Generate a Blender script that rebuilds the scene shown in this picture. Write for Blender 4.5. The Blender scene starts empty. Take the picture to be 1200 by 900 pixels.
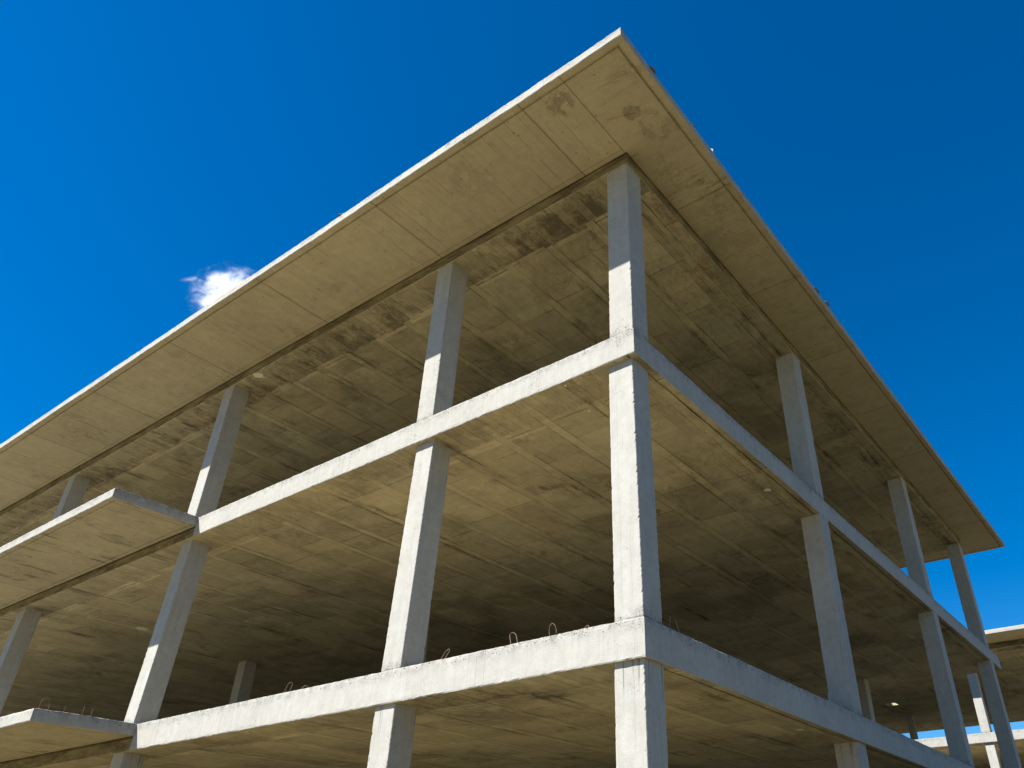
import bpy, bmesh, math, random
from mathutils import Vector, Matrix, noise
random.seed(7)
S = bpy.context.scene
COL = S.collection
R = math.radians

# ------------------------------------------------------------------ camera
YAW, PITCH, ROLL = 0.638831, 0.576980, 0.004500
fwd = Vector((-math.sin(YAW)*math.cos(PITCH), math.cos(YAW)*math.cos(PITCH), math.sin(PITCH)))
rt = Vector((math.cos(YAW), math.sin(YAW), 0))
up = rt.cross(fwd)
r2 = math.cos(ROLL)*rt + math.sin(ROLL)*up
u2 = -math.sin(ROLL)*rt + math.cos(ROLL)*up
cam = bpy.data.objects.new('camera', bpy.data.cameras.new('camera'))
COL.objects.link(cam)
cam.matrix_world = Matrix(((r2.x, u2.x, -fwd.x, 3.8689), (r2.y, u2.y, -fwd.y, -6.1558),
                           (r2.z, u2.z, -fwd.z, -2.2457), (0, 0, 0, 1)))
cam.data.sensor_fit = 'HORIZONTAL'
cam.data.sensor_width = 36
cam.data.lens = 914.4/1200*36
cam.data.shift_x = (600-685.41)/1200
cam.data.shift_y = (461.25-450)/1200
cam.data.clip_end = 5000
S.camera = cam

# ------------------------------------------------------------------ light
AZ = R(38)                                     # sun turned from the front facade's normal towards the left
SLOPE = 1.335                                   # drop per metre into the front facade, read off the roof shadow
EL = math.atan(SLOPE*math.cos(AZ))
sdir = Vector((-math.sin(AZ)*math.cos(EL), -math.cos(AZ)*math.cos(EL), math.sin(EL)))   # towards the sun
sun = bpy.data.objects.new('sun', bpy.data.lights.new('sun', 'SUN'))
COL.objects.link(sun)
sun.data.energy = 5.0
sun.data.angle = R(0.5)
sun.data.color = (1.0, 0.965, 0.905)
sun.rotation_euler = (-sdir).to_track_quat('-Z', 'Y').to_euler()
sun.location = (-20, -40, 60)

W = bpy.data.worlds.new('World')
S.world = W
W.use_nodes = True
wt = W.node_tree
bg = wt.nodes['Background']
sky = wt.nodes.new('ShaderNodeTexSky')
sky.sky_type = 'NISHITA'
sky.sun_disc = False
sky.sun_elevation = EL
sky.sun_rotation = math.atan2(sdir.x, sdir.y)
sky.altitude = 500
sky.air_density = 1.0
sky.dust_density = 0.2
sky.ozone_density = 3.0
hs = wt.nodes.new('ShaderNodeHueSaturation')
hs.inputs['Saturation'].default_value = 1.5
wt.links.new(sky.outputs[0], hs.inputs['Color'])
tn = wt.nodes.new('ShaderNodeMix'); tn.data_type = 'RGBA'; tn.blend_type = 'MULTIPLY'; tn.inputs[0].default_value = 1
tn.inputs[7].default_value = (.8, .89, .965, 1)
wt.links.new(hs.outputs[0], tn.inputs[6])
wt.links.new(tn.outputs[2], bg.inputs['Color'])
bg.inputs['Strength'].default_value = 0.0605

S.view_settings.view_transform = 'Standard'
S.view_settings.look = 'None'
S.view_settings.exposure = 1.40
S.view_settings.gamma = 1
S.view_settings.use_curve_mapping = False

S.cycles.diffuse_bounces = 6
S.cycles.volume_bounces = 12
S.cycles.max_bounces = 16

# ------------------------------------------------------------------ node helpers
class V:
    """a float socket with arithmetic"""
    def __init__(s, g, o): s.g, s.o = g, o
    def _m(s, op, *a, clamp=False): return s.g.math(op, s, *a, clamp=clamp)
    def __add__(s, b): return s._m('ADD', b)
    __radd__ = __add__
    def __sub__(s, b): return s._m('SUBTRACT', b)
    def __rsub__(s, b): return s.g.math('SUBTRACT', b, s)
    def __mul__(s, b): return s._m('MULTIPLY', b)
    __rmul__ = __mul__
    def __truediv__(s, b): return s._m('DIVIDE', b)
    def floor(s): return s._m('FLOOR')
    def fract(s): return s._m('FRACT')
    def abs(s): return s._m('ABSOLUTE')
    def min(s, b): return s._m('MINIMUM', b)
    def max(s, b): return s._m('MAXIMUM', b)
    def lt(s, b): return s._m('LESS_THAN', b)
    def gt(s, b): return s._m('GREATER_THAN', b)
    def pow(s, b): return s._m('POWER', b)
    def sm(s, a, b):                            # smooth step from a to b
        n = s.g.t.nodes.new('ShaderNodeMapRange'); n.interpolation_type = 'SMOOTHSTEP'
        s.g.set(n.inputs[0], s); s.g.set(n.inputs[1], a); s.g.set(n.inputs[2], b)
        return V(s.g, n.outputs[0])

class G:
    def __init__(s, name):
        s.m = bpy.data.materials.new(name); s.m.use_nodes = True
        s.t = s.m.node_tree
        s.bsdf = s.t.nodes['Principled BSDF']
        s.bsdf.inputs['Specular IOR Level'].default_value = 0.15
        tc = s.t.nodes.new('ShaderNodeTexCoord')
        s.co = tc.outputs['Object']
        sp = s.t.nodes.new('ShaderNodeSeparateXYZ'); s.t.links.new(s.co, sp.inputs[0])
        s.x, s.y, s.z = (V(s, sp.outputs[i]) for i in range(3))
    def set(s, inp, v):
        if isinstance(v, V): s.t.links.new(v.o, inp)
        elif hasattr(v, 'is_linked'): s.t.links.new(v, inp)
        else: inp.default_value = v
    def math(s, op, *a, clamp=False):
        n = s.t.nodes.new('ShaderNodeMath'); n.operation = op; n.use_clamp = clamp
        for i, v in enumerate(a): s.set(n.inputs[i], v)
        return V(s, n.outputs[0])
    def vec(s, x, y, z):
        n = s.t.nodes.new('ShaderNodeCombineXYZ')
        for i, v in enumerate((x, y, z)): s.set(n.inputs[i], v)
        return n.outputs[0]
    def noise(s, vec, scale, detail=4, rough=.55, dist=0):
        n = s.t.nodes.new('ShaderNodeTexNoise'); s.set(n.inputs['Vector'], vec)
        n.inputs['Scale'].default_value = scale; n.inputs['Detail'].default_value = detail
        n.inputs['Roughness'].default_value = rough; n.inputs['Distortion'].default_value = dist
        return V(s, n.outputs[0])
    def rnd(s, a, b=0.0, c=0.0):
        n = s.t.nodes.new('ShaderNodeTexWhiteNoise'); s.t.links.new(s.vec(a, b, c), n.inputs['Vector'])
        return V(s, n.outputs[0])
    def voro(s, vec, scale, feature='F1', rand=1.0):
        n = s.t.nodes.new('ShaderNodeTexVoronoi'); n.feature = feature
        s.set(n.inputs['Vector'], vec); n.inputs['Scale'].default_value = scale
        n.inputs['Randomness'].default_value = rand
        return V(s, n.outputs['Distance'])
    def mix(s, f, a, b):
        n = s.t.nodes.new('ShaderNodeMix'); n.data_type = 'RGBA'; n.clamp_factor = True
        s.set(n.inputs[0], f)
        for i, c in ((6, a), (7, b)):
            if isinstance(c, tuple): n.inputs[i].default_value = c + (1,)
            else: s.set(n.inputs[i], c)
        return n.outputs[2]
    def scale(s, c, f):                          # colour times float
        n = s.t.nodes.new('ShaderNodeVectorMath'); n.operation = 'SCALE'
        s.set(n.inputs[0], c); s.set(n.inputs['Scale'], f)
        return n.outputs[0]
    def finish(s, col, rough, height=None, strength=.5, dist=.01):
        s.set(s.bsdf.inputs['Base Color'], col); s.set(s.bsdf.inputs['Roughness'], rough)
        if height is not None:
            b = s.t.nodes.new('ShaderNodeBump'); b.inputs['Strength'].default_value = strength
            b.inputs['Distance'].default_value = dist
            s.set(b.inputs['Height'], height); s.t.links.new(b.outputs[0], s.bsdf.inputs['Normal'])
        return s.m
    def spot(s, cx, cy, r, wob):                 # an irregular patch round a point of the x/y plane
        d = s.math('SQRT', (s.x-cx)*(s.x-cx) + (s.y-cy)*(s.y-cy))
        return (d + (wob-.5)*r*1.6).sm(r, r*.75)

ZRB = 6.481
GZ = -3.9                                       # ground level; building coordinates have z = 0 at the ground
def L(z): return z-GZ

# ------------------------------------------------------------------ materials
def mat_face():
    g = G('cast_concrete')
    n1 = g.noise(g.co, 1.3, 6, .6)
    n2 = g.noise(g.co, 9, 5, .65)
    n3 = g.noise(g.co, 60, 3, .6)
    strk = g.noise(g.vec(g.x*14, g.y*14, g.z*.9), 1, 4, .6)
    big = g.noise(g.co, .55, 2)
    val = .885 + (n1-.5)*.30 + (n2-.5)*.32 + (strk-.5)*.20 + (n3-.5)*.22
    col = g.mix(n2.sm(.35, .7), (.37, .357, .318), (.363, .36, .334))
    col = g.mix((g.noise(g.co, 2.6, 4, .7)).sm(.60, .75)*.35, col, (.34, .29, .22))
    # pores and bug holes, in drifts
    top = ((g.z-3.900).abs().min((g.z-7.300).abs()).min((g.z-10.540).abs())).sm(.16, .0)     # weathered upper arris of each slab
    pores = g.voro(g.co, 26).lt(.24) * (g.noise(g.co, 3.1, 3)+top*.20).sm(.58, .70)
    fine = g.voro(g.co, 60).lt(.30) * (g.noise(g.co, 2.2, 3)+top*.22).sm(.56, .68)
    # thin vertical formwork cracks and drips
    wob = (g.noise(g.vec(g.x*0, g.y*0, g.z), 3, 3)-.5)*.02
    hx = ((g.x+g.y+wob)/.118)
    line = (hx.fract()-.5).abs().gt(.482) * g.rnd(hx.floor(), (g.z*.55+.3).floor()).gt(.66)*g.noise(g.vec(g.x*2, g.y*2, g.z*1.1), 1, 2).sm(.40, .5)
    head = ((3.525-g.z).sm(.55, .05)*g.z.lt(3.53)).max((6.945-g.z).sm(.4, .05)*g.z.lt(6.95))
    runs = g.noise(g.vec(g.x*34, g.y*34, g.z*.7), 1, 2, .5)
    runs = (runs+head*.07).sm(.68, .72)*head*(.3+.7*g.z.lt(3.53))
    drip = g.noise(g.vec(g.x*30, g.y*30, g.z*1.6), 1, 2, .5).sm(.70, .78) * big.sm(.45, .6)
    leak = g.noise(g.vec(g.x*9, g.y*9, g.z*.8), 1, 4, .6).sm(.60, .70)*g.noise(g.vec(g.x*.7, g.y*.7, 4), 1, 2).sm(.45, .6)*top.max(.35)
    col = g.mix(leak*.35, col, (.27, .225, .155))
    foot = ((g.z-3.908).abs().min((g.z-7.308).abs())).lt(.009)
    dark = (foot*.35*g.noise(g.co, 8, 2).sm(.35, .5) + pores*.5 + fine*.34 + line*.42 + runs*.42 + drip*.16 + top*g.noise(g.co, 7, 5, .7).sm(.42, .62)*.30).min(.8)
    col = g.scale(col, val*(1-dark))
    h = n2*.5 + n3*.35 - pores*1.2 - fine*.6 + n1*.6
    return g.finish(col, .88, h, .5, .010)

def mat_soffit(name, roof=False):
    """underside of a floor: plywood sheets in columns along y, narrow boards between, boards across the rim"""
    g = G(name)
    zoff = (g.z*.4).floor()*3.71                               # every floor was cast and stained on its own
    wx = (g.noise(g.vec(g.x*.6, g.y*.35, 3.1+zoff), 1, 2)-.5)*.05
    wy = (g.noise(g.vec(g.x*.35, g.y*.6, 9.4+zoff), 1, 2)-.5)*.05
    x, y = g.x+wx, g.y+wy
    per = .80
    off = .26 if not roof else .36
    u = (x+off)/per
    i, fu = u.floor()+zoff*11, u.fract()
    strip = fu.lt(.17)
    sline = ((fu-.17+(g.noise(g.vec(g.x, g.y*6, 2.2+zoff), 1, 4, .7)-.5)*.03).abs().min(fu.min(1-fu))).lt(.013)
    v = (y-.70+g.rnd(i, 4)*1.22)/1.22
    j, fv = v.floor(), v.fract()
    vline = (fv.min(1-fv)).lt(.009) * (1-strip)
    tint = g.rnd(i, j, 1)
    tint2 = g.rnd(i, j, 2)
    lth = ((y+g.rnd(i, 8)*3)/2.4)
    st = g.rnd(i, lth.floor(), 5)                              # tone of a length of board
    # rim zones
    d1 = y; d2 = -1*x
    rimY = d1.lt(.56+.10*g.rnd(i, 11))
    rimX = d2.lt(.48) * (1-rimY)
    bw = x/.155
    bt = g.rnd(bw.floor(), 2, 7)
    bl = (bw.fract().min(1-bw.fract())).lt(.03)
    bw2 = y/2.1
    bt2 = g.rnd((x/.16).floor(), bw2.floor(), 9)
    bl2 = ((x/.16).fract()).lt(.05)
    cross = (d1-.56).gt(0)*d1.lt(.74)*g.rnd(i, 21).gt(.35)*(1-strip)
    tone = .92 + (tint-.5)*.24
    sv = (y+g.rnd(i, 31)*2)/(.34+.0*tint)
    sub = g.rnd(i, sv.floor(), 33)
    svl = (sv.fract().min(1-sv.fract())).lt(.02)*(1-strip)*g.rnd(i, sv.floor(), 35).gt(.6)
    patch = sub.gt(.90)*(1-strip)
    tone = tone + (sub-.5)*.14*(1-strip) - patch*.24*g.noise(g.vec(g.x*4, g.y*4, 61+zoff), 1, 4, .7).sm(.35, .6)
    sfade = g.noise(g.vec(g.x*.8, g.y*.8, 63+zoff), 1, 2).sm(.38, .6)
    tone = tone*(1-strip) + strip*(.92+(st-.5)*.34*sfade)
    tone = tone*(1-rimY) + rimY*(.74+bt*.42)
    tone = tone*(1-rimX) + rimX*(.76+bt2*.34)
    tone = tone + cross*.20
    # stains
    n1 = g.noise(g.vec(g.x, g.y, 0+zoff), 1.1, 5, .6)
    n2 = g.noise(g.vec(g.x, g.y, 1+zoff), 7, 6, .65)
    n3 = g.noise(g.vec(g.x, g.y, 2+zoff), 45, 4, .6)
    sy = g.noise(g.vec(g.x*7, g.y*.75, 5+zoff), 1, 5, .6, .3)
    sb = g.noise(g.vec(g.x*22, g.y*1.2, 6+zoff), 1, 3, .6)
    reg = g.noise(g.vec(g.x*.45, g.y*.45, 8+zoff), 1, 3, .6)
    streak = sy.sm(.54, .74) * reg.sm(.40, .62)
    edge = (fu-.17).abs().min(fu.min(1-fu)).sm(.16, .0)
    streak2 = edge * g.noise(g.vec(g.x*2.2, g.y*.55, 15+zoff), 1, 5, .7).sm(.52, .70)
    blotch = g.noise(g.vec(g.x*1.0, g.y*.8, 18+zoff), 1, 6, .7, .4).sm(.60, .72) * tint2.gt(.45)
    rimst = rimY * (g.noise(g.vec(g.x*6.5, g.y*4.2, 22+zoff), 1, 10, .80, .2)*.66 + bt*.20 + reg*.22 + (d1-.3)*.16).sm(.45, .70)
    rimst = rimst.max(rimX * (g.noise(g.vec(g.x*6, g.y*3.4, 23+zoff), 1, 10, .8, .2)*.66 + bt2*.16 + reg*.24).sm(.46, .70)*.8)
    broad = g.noise(g.vec(g.x*.55, g.y*.5, 81+zoff), 1, 7, .68, .5).sm(.50, .66)
    rk = .52 if roof else .30
    dk = (streak*.28 + streak2*.50 + blotch*.40 + broad*.24 + rimst*rk).min(.72)
    lines = (sline*.30 + vline*.45 + svl*.16).min(1) * (1-rimY) + rimY*bl*.55 + rimX*bl2*.42
    brk = g.noise(g.vec(g.x*2, g.y*2, 30+zoff), 1, 3).sm(.38, .55)
    groove = ((x+.105+(n2-.5)*.05).abs().lt(.014)) * (0 if roof else 1)
    cap = (d1.min(d2)).lt(.03)
    lines = (lines*brk + groove*.6)
    rl = ((d1-.66).abs().lt(.012)) * g.noise(g.vec(g.x*3, g.y, 71+zoff), 1, 3).sm(.42, .55)
    spk = g.voro(g.vec(g.x, g.y, 0+zoff), 16).lt(.16) * g.noise(g.vec(g.x*2.2, g.y*2.2, 73+zoff), 1, 3).sm(.54, .62)
    hair = (g.noise(g.vec(g.x*2.5, g.y*1.2, 75+zoff), 1, 6, .7, .5)-.5).abs().lt(.006) * reg.sm(.45, .6)
    side1 = (fu-.185).abs().sm(.022, .006)*g.noise(g.vec(g.x*.9, g.y*.8, 83+zoff), 1, 4, .65).sm(.44, .60)
    side2 = (fu-.985).abs().sm(.022, .006)*g.noise(g.vec(g.x*.9, g.y*.8, 87+zoff), 1, 4, .65).sm(.48, .62)
    ridge = ((fu-.155).abs().lt(.010))*g.noise(g.vec(g.x*1.5, g.y*1.2, 89+zoff), 1, 3, .6).sm(.52, .58)
    grit = g.noise(g.vec(g.x*11, g.y*11, 93+zoff), 1, 3, .7).sm(.70, .73)*(rimY.max(rimX)*.6+.25)*reg.sm(.40, .5)
    dk = (dk + side1*.34*(1-rimY) + side2*.30*(1-rimY) + rl*.35*(1-strip) + spk*.35 + hair*.3).min(.75)
    val = tone + (n1-.5)*.40 + (n2-.5)*.46 + (n3-.5)*.42 + (sb-.5)*.24
    col = g.mix(tint2*.9, (.41, .374, .237), (.432, .372, .230))
    col = g.mix(strip*.6, col, (.455, .415, .25))
    col = g.mix(g.noise(g.vec(g.x, g.y, 40+zoff), .8, 4).sm(.5, .7)*.5, col, (.37, .35, .235))
    col = g.mix(dk*.8, col, (.33, .275, .175))
    col = g.scale(col, val*(1-dk)*(1-lines*.75))
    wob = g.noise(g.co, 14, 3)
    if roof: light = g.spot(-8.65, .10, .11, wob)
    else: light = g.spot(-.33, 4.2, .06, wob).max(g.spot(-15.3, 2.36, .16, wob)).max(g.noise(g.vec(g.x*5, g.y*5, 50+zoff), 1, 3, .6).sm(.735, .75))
    col = g.mix(((ridge*.6*(1-rimY)).max(grit)).min(1)*.55, col, (.56, .51, .36))
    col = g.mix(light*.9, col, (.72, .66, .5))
    h = strip*.5 + st*strip*.6 + tint*.5*(1-strip)*(1-rimY) + rimY*bt*.8 + rimX*bt2*.7 - lines*1.3 + n2*.35 + n3*.3 + cross*.4 - dk*.3
    return g.finish(col, .9, h, .6, .012)

def mat_eave():
    """underside of the roof overhang and of the balconies: big smooth sheets, fine board marks across"""
    g = G('eave_concrete')
    side = g.x.gt(-.03)                                       # the strip along the right facade runs the other way
    a = g.x*(1-side) + g.y*side                               # along the edge
    b = g.y*(1-side) + g.x*side
    wob = (g.noise(g.vec(g.x*1.5, g.y*1.5, 3), 1, 3)-.5)*.03
    a = a+wob*.5
    u = (a+.72)/2.88*(1-side) + side*(a-1.36)/2.45
    i, fu = u.floor(), u.fract()
    joint = ((fu.min(1-fu)).lt(.004)*(1-side*u.lt(-.5))).max((g.x+.03).abs().lt(.008)*g.y.lt(-.0)*g.z.gt(9))
    tint = g.rnd(i, side*7, 2)
    bd = (a+wob)/.21
    bl = (bd.fract().min(1-bd.fract())).lt(.028) * g.rnd(bd.floor(), 3).gt(.45) * g.noise(g.vec(g.x*1.7, g.y*1.7, 7), 1, 3).sm(.42, .6)*(1-side*.8)
    bt = g.rnd(bd.floor(), 6)
    n1 = g.noise(g.vec(g.x, g.y, 0), 1.0, 5, .6)
    n2 = g.noise(g.vec(g.x, g.y, 1), 6, 6, .65)
    n3 = g.noise(g.vec(g.x, g.y, 2), 40, 4, .6)
    grain = g.noise(g.vec(a*28, b*1.3, 4), 1, 3, .6)
    scuff = g.noise(g.vec(g.x*3.5, g.y*3.5, 12), 1, 7, .75, .8)
    reg = g.noise(g.vec(g.x*.9, g.y*.9, 14), 1, 2)
    w2 = g.noise(g.vec(g.x*2.6, g.y*2.6, 31), 1, 6, .75, .6)
    marks = g.spot(-.27, -1.14, .22, w2).max(g.spot(.40, -.50, .13, w2)).max(g.spot(.58, -.10, .30, w2)*.55).max(g.spot(.3, 2.4, .55, w2)*.35).max(g.spot(-2.1, -.9, .4, w2)*.35)
    crack = (scuff-.5).abs().sm(.035, .0)
    sc = crack * (reg.sm(.56, .68)*.5).max(marks)
    sc = sc.max(scuff.sm(.50, .60)*marks*.9)
    pit = (g.voro(g.vec(g.x, g.y, 0), 9).lt(.14) * g.noise(g.vec(g.x, g.y, 5), 1.6, 2).sm(.5, .6)).max(g.voro(g.vec(g.x, g.y, 0), 24).lt(.16)*g.noise(g.vec(g.x, g.y, 6), 1.1, 3).sm(.56, .64)*.7)
    blot = g.noise(g.vec(g.x*1.2, g.y*1.2, 21), 1, 6, .7).sm(.58, .72)
    bigst = (g.noise(g.vec(a*4, b*1.0, 25), 1, 5, .65, .5)+g.z.lt(9)*.045).sm(.60, .68)*(reg+g.z.lt(9)*.08).sm(.42, .55)*(1+g.z.lt(9)*.5)
    rust = (((g.y-g.x*.35)+.62).abs().lt(.012))*g.x.gt(.05)*g.x.lt(.45)*g.noise(g.vec(g.x*9, g.y*9, 2), 1, 2).sm(.4, .6)
    near = (g.y+.075).abs().lt(.008)*(1-side)                 # board edge just outside the beam
    val = .93 + (tint-.5)*.12 + (bt-.5)*.06 + (n1-.5)*.26 + (n2-.5)*.36 + (n3-.5)*.34 + (grain-.5)*.2
    dk = (sc*.42 + pit*.4 + blot*.2 + bigst*.26 + joint*.42 + bl*.34 + near*.3).min(.8)
    col = g.mix(n2.sm(.3, .7), (.412, .370, .240), (.42, .373, .247))
    col = g.mix(blot*.5, col, (.39, .37, .27))
    rust2 = ((bd.fract()-.5).abs().lt(.03))*g.y.lt(-1.0)*g.y.gt(-1.36)*g.x.gt(-3.6)*g.x.lt(-1.2)*g.rnd(bd.floor(), 91).gt(.35)*g.z.gt(9)*g.noise(g.vec(g.x*4, g.y*4, 5), 1, 3).sm(.4, .6)
    col = g.mix(rust.max(rust2*.7)*.7, col, (.40, .20, .06))
    col = g.scale(col, val*(1-dk))
    h = n2*.3 + n3*.3 - joint*1.5 - bl*.8 - sc*.9 - pit + bt*.15 + grain*.2
    return g.finish(col, .9, h, .5, .01)

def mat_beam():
    g = G('dark_beam_side')  # mottled dark brown, darker still along the upper seam
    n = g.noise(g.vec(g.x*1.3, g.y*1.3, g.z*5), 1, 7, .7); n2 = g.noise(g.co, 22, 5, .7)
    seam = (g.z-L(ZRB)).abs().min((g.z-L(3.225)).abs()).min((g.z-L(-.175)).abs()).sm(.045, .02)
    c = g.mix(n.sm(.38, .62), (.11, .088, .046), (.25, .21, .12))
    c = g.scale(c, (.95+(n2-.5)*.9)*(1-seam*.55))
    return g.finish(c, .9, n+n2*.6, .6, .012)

def mat_plain(name, c, rough=.8, var=.3, sc=6, bump=.4):
    g = G(name)
    n = g.noise(g.co, sc, 6, .6); n2 = g.noise(g.co, sc*7, 4, .6)
    col = g.scale(g.mix(0.0, c, c), .9 + (n-.5)*var*2 + (n2-.5)*var)
    return g.finish(col, rough, n+n2*.5, bump, .01)

M_FACE = mat_face()
M_SOF = mat_soffit('formwork_soffit')
M_ROOF = mat_soffit('roof_soffit', True)
M_EAVE = mat_eave()
M_BOUNCE = mat_plain('bounce_floor', (.38, .315, .21), .95, .25, 2)  # unseen floor tops, tan added to bounce warm light onto columns and soffits
M_RUST = mat_plain('rusty_steel', (.22, .15, .11), .75, .4, 30)
M_STONE = mat_plain('mortar_lump', (.16, .13, .10), .9, .4, 20)
M_GRAVEL = mat_plain('pale_grit', (.45, .42, .36), .9, .4, 20)

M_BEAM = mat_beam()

# ground: dry sandy site soil
g = G('sandy_soil')
n1 = g.noise(g.co, .12, 6, .6); n2 = g.noise(g.co, 1.5, 6, .65); n3 = g.noise(g.co, 25, 4)
c = g.mix(n1.sm(.35, .65), (.211, .172, .100), (.197, .165, .102))
c = g.mix(n2.sm(.55, .75)*.5, c, (.165, .135, .07))
dim_ground = (g.x*.9+g.y*.25-2.6+(n1-.5)*6+(n2-.5)*2).sm(-.6, .8)*(g.y-24-(n1-.5)*5).sm(.8, -.8)  # unseen darker earth on the right, added to weaken the bounce light there
c = g.mix(dim_ground, c, g.mix(n2.sm(.4, .6), (.115, .092, .045), (.14, .113, .06)))
M_SOIL = g.finish(g.scale(c, .95+(n3-.5)*.3), .95, n2+n3*.4, .6, .05)

# ------------------------------------------------------------------ mesh helpers
def link(name, me, mats, parent=None):
    o = bpy.data.objects.new(name, me)
    COL.objects.link(o)
    for m in mats: me.materials.append(m)
    if parent: o.parent = parent
    return o

def fromring(rings, cap_lo, cap_hi, mi):
    """rings: lists of points of equal length, stitched in order; mi: material index per band, then (first cap, last cap)"""
    bm = bmesh.new()
    vs = [[bm.verts.new(p) for p in r] for r in rings]
    n = len(rings[0])
    for k in range(len(rings)-1):
        for a in range(n):
            b = (a+1) % n
            f = bm.faces.new((vs[k][a], vs[k][b], vs[k+1][b], vs[k+1][a])); f.material_index = mi[k]
    if cap_lo is not None:
        f = bm.faces.new(list(reversed(vs[0]))); f.material_index = cap_lo
    if cap_hi is not None:
        f = bm.faces.new(vs[-1]); f.material_index = cap_hi
    bmesh.ops.recalc_face_normals(bm, faces=bm.faces)
    me = bpy.data.meshes.new('m')
    bm.to_mesh(me); bm.free()
    return me

def wob(p, f, seed):
    return noise.fractal(Vector(p)*f + Vector((seed, seed*1.7, seed*.3)), .9, 2.1, 4)

def perim(x0, x1, y0, y1, steps):
    """points round a rectangle with the outward direction; steps for the sides y0, x1, y1, x0"""
    out = []
    cs = [(x0, y0), (x1, y0), (x1, y1), (x0, y1)]
    for k in range(4):
        a, b = cs[k], cs[(k+1) % 4]
        l = math.hypot(b[0]-a[0], b[1]-a[1]); n = max(2, int(l/steps[k]))
        for q in range(n):
            t = q/n
            out.append((a[0]+(b[0]-a[0])*t, a[1]+(b[1]-a[1])*t))
    return out

def slab_mesh(x0, x1, y0, y1, rows, steps, seed):
    """rows from the underside up: (inset, z, sideways roughness, vertical roughness)"""
    P = perim(x0, x1, y0, y1, steps)
    rings = []
    for k, (ins, z, ja, jz) in enumerate(rows):
        r = []
        for (px, py) in P:
            d = ins
            if ja: d += ja*(wob((px, py, z*.7), 2.5, seed+k) + .8*wob((px, py, z), 13, seed+k+5))
            d += .006*(wob((px, py, 0), .45, seed+60)+.6) if ins < .2 else 0
            cx = min(max(px, x0+d), x1-d); cy = min(max(py, y0+d), y1-d)
            dz = jz*(wob((px, py, 0), 3, seed+20) + .9*wob((px, py, 0), 16, seed+31+k)) if jz else 0
            if ins < .2: dz += .006*wob((px, py, 0), .4, seed+70)
            r.append((cx, cy, L(z+dz)))
        rings.append(r)
    return rings

def floor_slab(zb, zt, seed, parent):
    rows = [(.35, zb, 0, 0), (.03, zb, 0, 0), (.006, zb, .004, .002), (.001, zb+.012, .003, .003),
            (0, zb+.04, .0006, 0), (0, zb+(zt-zb)*.5, .0006, 0), (0, zt-.045, .0006, 0), (.002, zt-.016, .003, .003),
            (.007, zt-.004, .006, .004), (.022, zt, .006, .005), (.35, zt, 0, 0)]
    rg = slab_mesh(X0, 0, 0, YS, rows, (.035, .04, .5, .5), seed)
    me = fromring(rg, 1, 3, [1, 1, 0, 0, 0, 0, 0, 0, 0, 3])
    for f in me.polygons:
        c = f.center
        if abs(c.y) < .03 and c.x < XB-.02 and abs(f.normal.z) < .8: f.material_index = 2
    return link('floor_slab', me, [M_FACE, M_SOF, M_BEAM, M_BOUNCE], parent)

def balcony(zb, zt, seed, parent):
    rows = [(.16, zb+.004, 0, 0), (.115, zb+.004, 0, 0), (.11, zb+.016, .002, 0), (.095, zb+.016, .002, 0), (.09, zb, .002, 0), (.006, zb, .003, .002), (0, zb+.012, .002, .002),
            (0, zb+(zt-zb)*.5, .0006, 0), (0, zt-.03, .0015, .002), (.006, zt-.006, .005, .004), (.02, zt, .006, .005), (.16, zt, 0, 0)]
    rg = slab_mesh(X0, XB, -PB, .006, rows, (.035, .035, .5, .5), seed)
    me = fromring(rg, 1, 0, [1, 1, 1, 1, 1, 0, 0, 0, 0, 0, 0])
    return link('balcony_slab', me, [M_FACE, M_EAVE], parent)

def col_mesh(xr, yf, w, d, zb, zt, s_b, s_t, corner, seed, step):
    """xr: right edge, yf: front face; s_b/s_t: setback at foot and head"""
    n = max(3, int((zt-zb)/step))
    rings = []
    for k in range(n+1):
        t = k/n; z = zb+(zt-zb)*t
        s = s_b+(s_t-s_b)*t
        xr2 = xr-(s if corner else 0); yf2 = yf+s
        r = []
        c, f = .006, .022
        for q, (ex, ey) in enumerate(((-w, f), (-w, c), (-w+c, 0), (-w+f, 0), (-f, 0), (-c, 0), (0, c), (0, f),
                                      (0, d-f), (0, d-c), (-c, d), (-f, d), (-w+f, d), (-w+c, d), (-w, d-c), (-w, d-f))):
            if q % 4 in (1, 2):
                e = (q//4)*3.1
                j1 = .0015*wob((e, z, seed), 5, 3)+.009*max(0, wob((e+50, z, seed), 19, 3)-.12)+.004*max(0, wob((e+90, z, seed), 60, 3)-.1)
            else: j1 = 0
            sx = 1 if ex < -w/2 else -1
            sy = 1 if ey < d/2 else -1
            r.append((xr2+ex+sx*j1, yf2+ey+sy*j1, L(z)))
        rings.append(r)
    return fromring(rings, 0, 0, [0]*n)

def tube(pts, rad, sides=6):
    rings = []
    for k, p in enumerate(pts):
        p = Vector(p)
        t = (Vector(pts[min(k+1, len(pts)-1)])-Vector(pts[max(k-1, 0)])).normalized()
        a = t.cross(Vector((.3, .2, 1))).normalized() if abs(t.z) < .95 else t.cross(Vector((1, 0, 0))).normalized()
        b = t.cross(a)
        rings.append([p+rad*(math.cos(2*math.pi*q/sides)*a+math.sin(2*math.pi*q/sides)*b) for q in range(sides)])
    return fromring(rings, 0, 0, [0]*(len(pts)-1))

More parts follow.
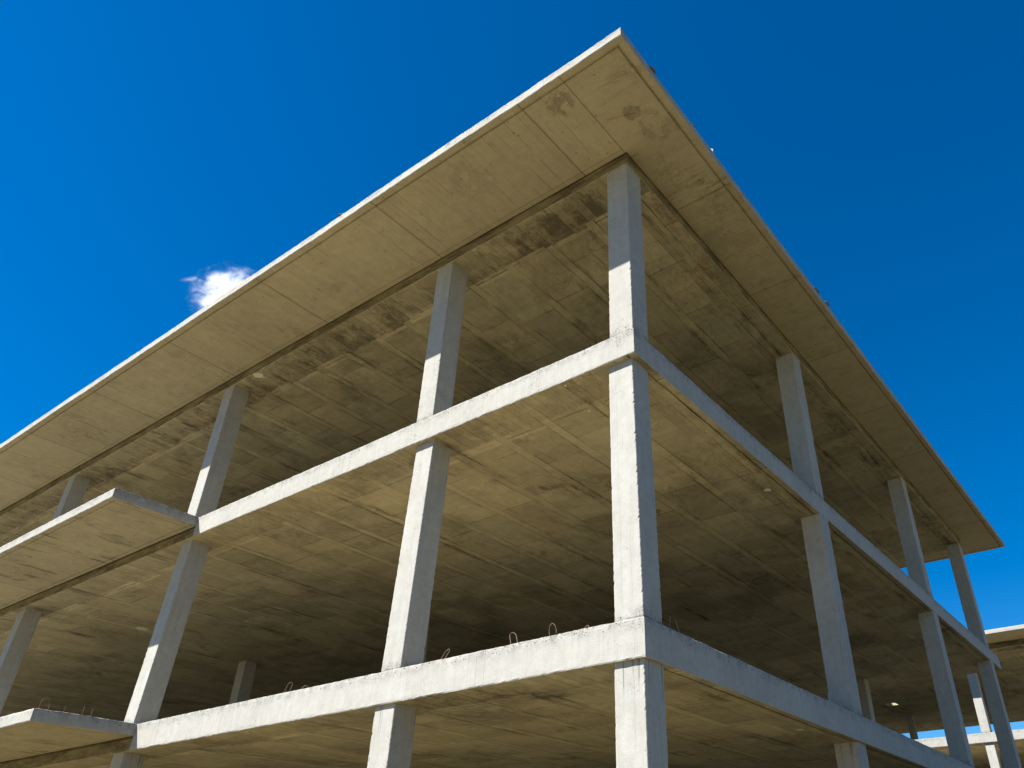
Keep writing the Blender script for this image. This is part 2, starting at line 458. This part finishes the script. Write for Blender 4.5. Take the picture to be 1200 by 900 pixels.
# ------------------------------------------------------------------ dimensions (metres, z = 0 at the top of the lower floor slab)
X0, YS = -34.0, 18.0
XB, PB = -9.15, 1.47
ZF = [(-.375, 0.0), (3.045, 3.4)]
ZS0, ZB0, ZT0 = 6.263, 6.481, 6.640
ZRT = ZT0
OX, OY, YR = .925, 1.503, 18.44
CW, CD = .335, .341
CX = [0, -3.34, -9.32, -15.86, -22.2, -28.4, -33.6]
CY = [0, 5.478, 11.71, 16.745]

def building(loc, label, near):
    root = bpy.data.objects.new('unfinished_building', None)
    COL.objects.link(root)
    root.location = loc
    root['label'] = label; root['category'] = 'building'; root['group'] = 'bare concrete building frames'
    sl = [floor_slab(zb, zt, 3+9*k, root) for k, (zb, zt) in enumerate(ZF)]
    for k, (zb, zt) in enumerate(ZF):
        balcony(zt-.175, zt-.003, 50+9*k, root)
    # roof: thin overhanging plate with a drip groove, thicker field inside the column lines
    up2 = 0 if near else .22
    ZRS, ZRB, ZRT = ZS0+up2, ZB0+up2, ZT0+up2
    zb, zt = ZRB, ZRT
    rows = [(.35, zb+.003, 0, 0), (.132, zb+.003, .002, 0), (.124, zb+.03, .002, 0), (.098, zb+.03, .002, 0), (.092, zb, .003, .001), (.006, zb, .002, .001), (0, zb+.01, .002, .001),
            (0, zb+.08, .0005, 0), (0, zt-.025, .0012, .002), (.006, zt-.005, .004, .004), (.02, zt, .004, .004), (.35, zt, 0, 0)]
    rg = slab_mesh(X0-1, OX, -OY, YR, rows, (.035, .04, .3, .5), 81)
    roof = link('roof_slab', fromring(rg, 1, 0, [1, 1, 1, 1, 1, 0, 0, 0, 0, 0, 0]), [M_FACE, M_EAVE], root)
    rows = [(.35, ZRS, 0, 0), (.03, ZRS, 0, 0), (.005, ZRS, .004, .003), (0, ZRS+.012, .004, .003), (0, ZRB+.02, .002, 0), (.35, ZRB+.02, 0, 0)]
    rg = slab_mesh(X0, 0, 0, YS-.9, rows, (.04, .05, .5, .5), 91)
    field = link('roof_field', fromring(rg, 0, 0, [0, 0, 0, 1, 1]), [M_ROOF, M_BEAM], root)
    if not near:
        for o, z0, z1 in ((roof, ZRB-.05, ZRT+.05), (field, ZRS-.05, ZRB+.1)):
            cut = bpy.data.meshes.new('cut'); bm = bmesh.new()
            bmesh.ops.create_cube(bm, size=1, matrix=Matrix.Translation((-9.3, 8.3, L((z0+z1)/2))) @ Matrix.Diagonal((.5, .6, z1-z0, 1)))
            bm.to_mesh(cut); bm.free()
            co = bpy.data.objects.new('cut', cut); COL.objects.link(co)
            md = o.modifiers.new('hole', 'BOOLEAN'); md.object = co; md.operation = 'DIFFERENCE'; md.solver = 'EXACT'
            co.parent = root
            bpy.context.view_layer.update()
            dg = bpy.context.evaluated_depsgraph_get()
            me = bpy.data.meshes.new_from_object(o.evaluated_get(dg))
            o.modifiers.clear(); o.data = me
            bpy.data.objects.remove(co)
    # columns, storey by storey
    spans = [(GZ-.05, ZF[0][0]+.01, .05, .05), (-.012, ZF[1][0]+.01, .014, .085), (3.388, ZRS+.01, .014, .014)]
    for iy, cy in enumerate(CY):
        for ix, cx in enumerate(CX):
            if (ix, iy) in (((1, 2), (2, 2), (3, 2), (4, 1), (4, 2)) if near else ((1, 1), (2, 1), (2, 3), (1, 2))): continue
            for k, (a, b, sb, st) in enumerate(spans):
                front = iy == 0 or ix == 0
                seed = ix*7+iy*13+k*29
                cx = CX[ix]-(0, .055, .085, .1, .1, .1, .1)[ix] if k == 0 else CX[ix]
                me = col_mesh(cx, cy, CW, CD, a, b, sb if iy == 0 else .0, st if iy == 0 else .0, ix == 0, seed, .025 if (front and near) else .4) if not (ix == 0 and iy > 0) else \
                     col_mesh(cx-(.014 if k else .05), cy, CW, CD, a, b, 0, 0, False, seed, .025 if near else .4)
                link('column', me, [M_FACE], root)
    return root, sl

B1, SL1 = building((0, 0, GZ), 'nearer bare concrete building frame with open floors, columns and a wide overhanging roof', True)
B2, SL2 = building((.42, 29.85, GZ), 'farther bare concrete frame seen small behind the right end of the nearer one', False)

# ------------------------------------------------------------------ starter bars left in the floor edges
def loop(x, y, h, w, ang, lean, slab, z=0.0, open_end=False, curl=0, rad=.0034):
    c, s = math.cos(ang), math.sin(ang)
    pts = []
    if curl:                                     # ring hanging over the edge
        for k in range(15):
            a = -.35*math.pi + 1.75*math.pi*k/14
            pts.append((x+w*math.cos(a)*c, y+w*math.cos(a)*s*.4-.012*math.sin(a), L(z)+h*.35+h*.75*math.sin(a)))
    else:
        r = w/2
        pts.append((x-r*c, y-r*s, L(z)-.03)); pts.append((x-r*c, y-r*s, L(z)+h-r))
        if open_end:
            pts.append((x-r*c*.6, y-r*s*.6, L(z)+h))
        else:
            for k in range(1, 7):
                a = math.pi-math.pi*k/6
                pts.append((x+r*math.cos(a)*c, y+r*math.cos(a)*s, L(z)+h-r+r*math.sin(a)))
            pts.append((x+r*c*1.1, y+r*s*1.1, L(z)-.03))
        pts = [(px+lean[0]*(pz-L(z)), py+lean[1]*(pz-L(z)), pz) for px, py, pz in pts]
    link('rebar_loop', tube(pts, rad), [M_RUST], slab)
s1 = SL1[0]
loop(-1.66, .07, .15, .075, .3, (-.42, .2), s1)
loop(-1.09, -.004, .10, .045, .1, (0, 0), s1, curl=1)
loop(-.73, .07, .045, .08, -.2, (.4, 0), s1)
loop(-2.72, .06, .11, .05, .2, (.9, 0), s1)
loop(-5.72, .16, .18, .06, .7, (.15, .2), s1, rad=.0028)
loop(-5.34, .16, .08, .10, .9, (.8, 0), s1)
loop(-.05, .56, .14, .03, 1.5, (0, .1), s1, open_end=True, rad=.005)
loop(-.05, .74, .13, .01, 1.5, (0, -.5), s1, open_end=True, rad=.005)
for y, h, w, op in ((-1.33, .15, .12, False), (-.79, .12, .02, True), (-.67, .11, .01, True), (-1.05, .09, .01, True)):
    loop(XB-.06, y, h, w, 1.57, (0, 0), s1, z=-.003, open_end=op, rad=.003)

# ------------------------------------------------------------------ crumbs lying on the roof edge
def lump(name, label, cat, loc, dims, seed, mat):
    bm = bmesh.new()
    bmesh.ops.create_icosphere(bm, subdivisions=3, radius=1)
    for v in bm.verts:
        k = 1+.45*noise.noise(v.co*1.6+Vector((seed, 0, 0)))+.2*noise.noise(v.co*4+Vector((0, seed, 0)))
        v.co = Vector((v.co.x*dims[0]*k, v.co.y*dims[1]*k, max(v.co.z*k, -.7)*dims[2]))
    bm.normal_update()
    me = bpy.data.meshes.new('m'); bm.to_mesh(me); bm.free()
    o = link(name, me, [mat]); o.location = (loc[0], loc[1], loc[2]+dims[2]*.66)
    o['label'] = label; o['category'] = cat; o['group'] = 'crumbs on the roof edge'
lump('mortar_lump', 'flat brown mortar lump alone on the long sunlit front edge of the roof', 'rubble', (-4.34, -1.46, ZRT), (.06, .05, .028), 3, M_STONE)
lump('mortar_lump', 'dark lump on the shaded right roof edge, nearest the roof corner', 'rubble', (.90, -.76, ZRT), (.035, .07, .032), 11, M_STONE)
lump('mortar_lump', 'tiny dark crumb on the shaded right roof edge below the big lump', 'rubble', (.90, .30, ZRT), (.02, .03, .025), 15, M_STONE)
lump('concrete_chip', 'pale sunlit concrete chip standing on the shaded right roof edge', 'rubble', (.90, .84, ZRT), (.022, .028, .045), 21, M_GRAVEL)
lump('mortar_lump', 'first of two dark crumbs close together farther down the right roof edge', 'rubble', (.90, 4.55, ZRT), (.04, .09, .03), 27, M_STONE)
lump('mortar_lump', 'second of two dark crumbs close together, farther from the roof corner', 'rubble', (.90, 5.05, ZRT), (.04, .08, .045), 33, M_STONE)

# ------------------------------------------------------------------ cloud: a small fair-weather scrap far behind the roof
def cloud():
    D = 900.0
    def pt(u, v, d):
        a = (u-685.41)/914.4; b = -(v-461.25)/914.4
        return Vector(cam.matrix_world.translation)+(fwd+a*r2+b*u2)*d
    ctr = pt(268, 352, D)
    px = D/914.4                                 # metres per pixel of the photograph at that distance
    blobs = ((3, 3, 46, 42), (-42, 24, 32, 9), (-24, -2, 30, 24), (14, 10, 36, 26))
    root = bpy.data.meshes.new('m'); bm = bmesh.new()
    bmesh.ops.create_icosphere(bm, subdivisions=5, radius=1)
    for v in bm.verts:                           # hull of all the puffs with a margin
        d = v.co.normalized(); best = 0
        for bx, bz, rx, rz in blobs:
            ry = (rx+rz)/2
            k = 0
            for t in range(1, 40):
                p = d*(t*2.4)
                if ((p.x-bx)/rx)**2+(p.y/ry)**2+((p.z-bz)/rz)**2 < 1.25: k = t*2.4
            best = max(best, k)
        v.co = d*max(best, 12)*px
    bmesh.ops.smooth_vert(bm, verts=bm.verts, factor=.5, use_axis_x=True, use_axis_y=True, use_axis_z=True)
    bm.to_mesh(root); bm.free()
    m = bpy.data.materials.new('cloud_vapour'); m.use_nodes = True
    t = m.node_tree; t.nodes.remove(t.nodes['Principled BSDF'])
    out = [n for n in t.nodes if n.type == 'OUTPUT_MATERIAL'][0]
    gg = G.__new__(G); gg.t = t
    tc = t.nodes.new('ShaderNodeTexCoord'); co = tc.outputs['Object']
    sp = t.nodes.new('ShaderNodeSeparateXYZ'); t.links.new(co, sp.inputs[0])
    x, y, z = (V(gg, sp.outputs[i]) for i in range(3))
    e = None
    for bx, bz, rx, rz in blobs:
        ry = (rx+rz)/2
        q = gg.math('SQRT', ((x-bx*px)/(rx*px))*((x-bx*px)/(rx*px))+(y/(ry*px))*(y/(ry*px))+((z-bz*px)/(rz*px))*((z-bz*px)/(rz*px)))
        if rz < 10: q = q*.8+.50
        elif bx < -20: q = q*.85+.30
        e = q if e is None else e.min(q)
    nz = gg.noise(gg.vec(x*.8, y, z*1.25), .062, 10, .72, .5)
    dens = ((1-e)*1.0+(nz-.5)*4.0-.12).sm(.0, 1.1)*(e.sm(1.1, .55))
    pv = t.nodes.new('ShaderNodeVolumePrincipled')
    pv.inputs['Color'].default_value = (.98, .98, .99, 1)
    pv.inputs['Anisotropy'].default_value = 0.0
    gg.set(pv.inputs['Density'], dens*.11)
    t.links.new(pv.outputs[0], out.inputs['Volume'])
    o = link('cloud', root, [m])
    o.matrix_world = Matrix(((r2.x, fwd.x, u2.x, ctr.x), (r2.y, fwd.y, u2.y, ctr.y), (r2.z, fwd.z, u2.z, ctr.z), (0, 0, 0, 1)))
    o['label'] = 'small white ragged cloud in the blue sky above the long roof edge'; o['category'] = 'cloud'
cloud()

# ------------------------------------------------------------------ ground
bm = bmesh.new()
N = 60
def gx(k): t = k/N*2-1; return 1800*math.copysign(abs(t)**3, t)
vs = [[bm.verts.new((gx(a)-8, gx(b)+5, 0)) for b in range(N+1)] for a in range(N+1)]
for a in range(N):
    for b in range(N):
        bm.faces.new((vs[a][b], vs[a+1][b], vs[a+1][b+1], vs[a][b+1]))
me = bpy.data.meshes.new('m'); bm.to_mesh(me); bm.free()
gr = link('ground', me, [M_SOIL]); gr.location = (0, 0, GZ); gr['kind'] = 'structure'
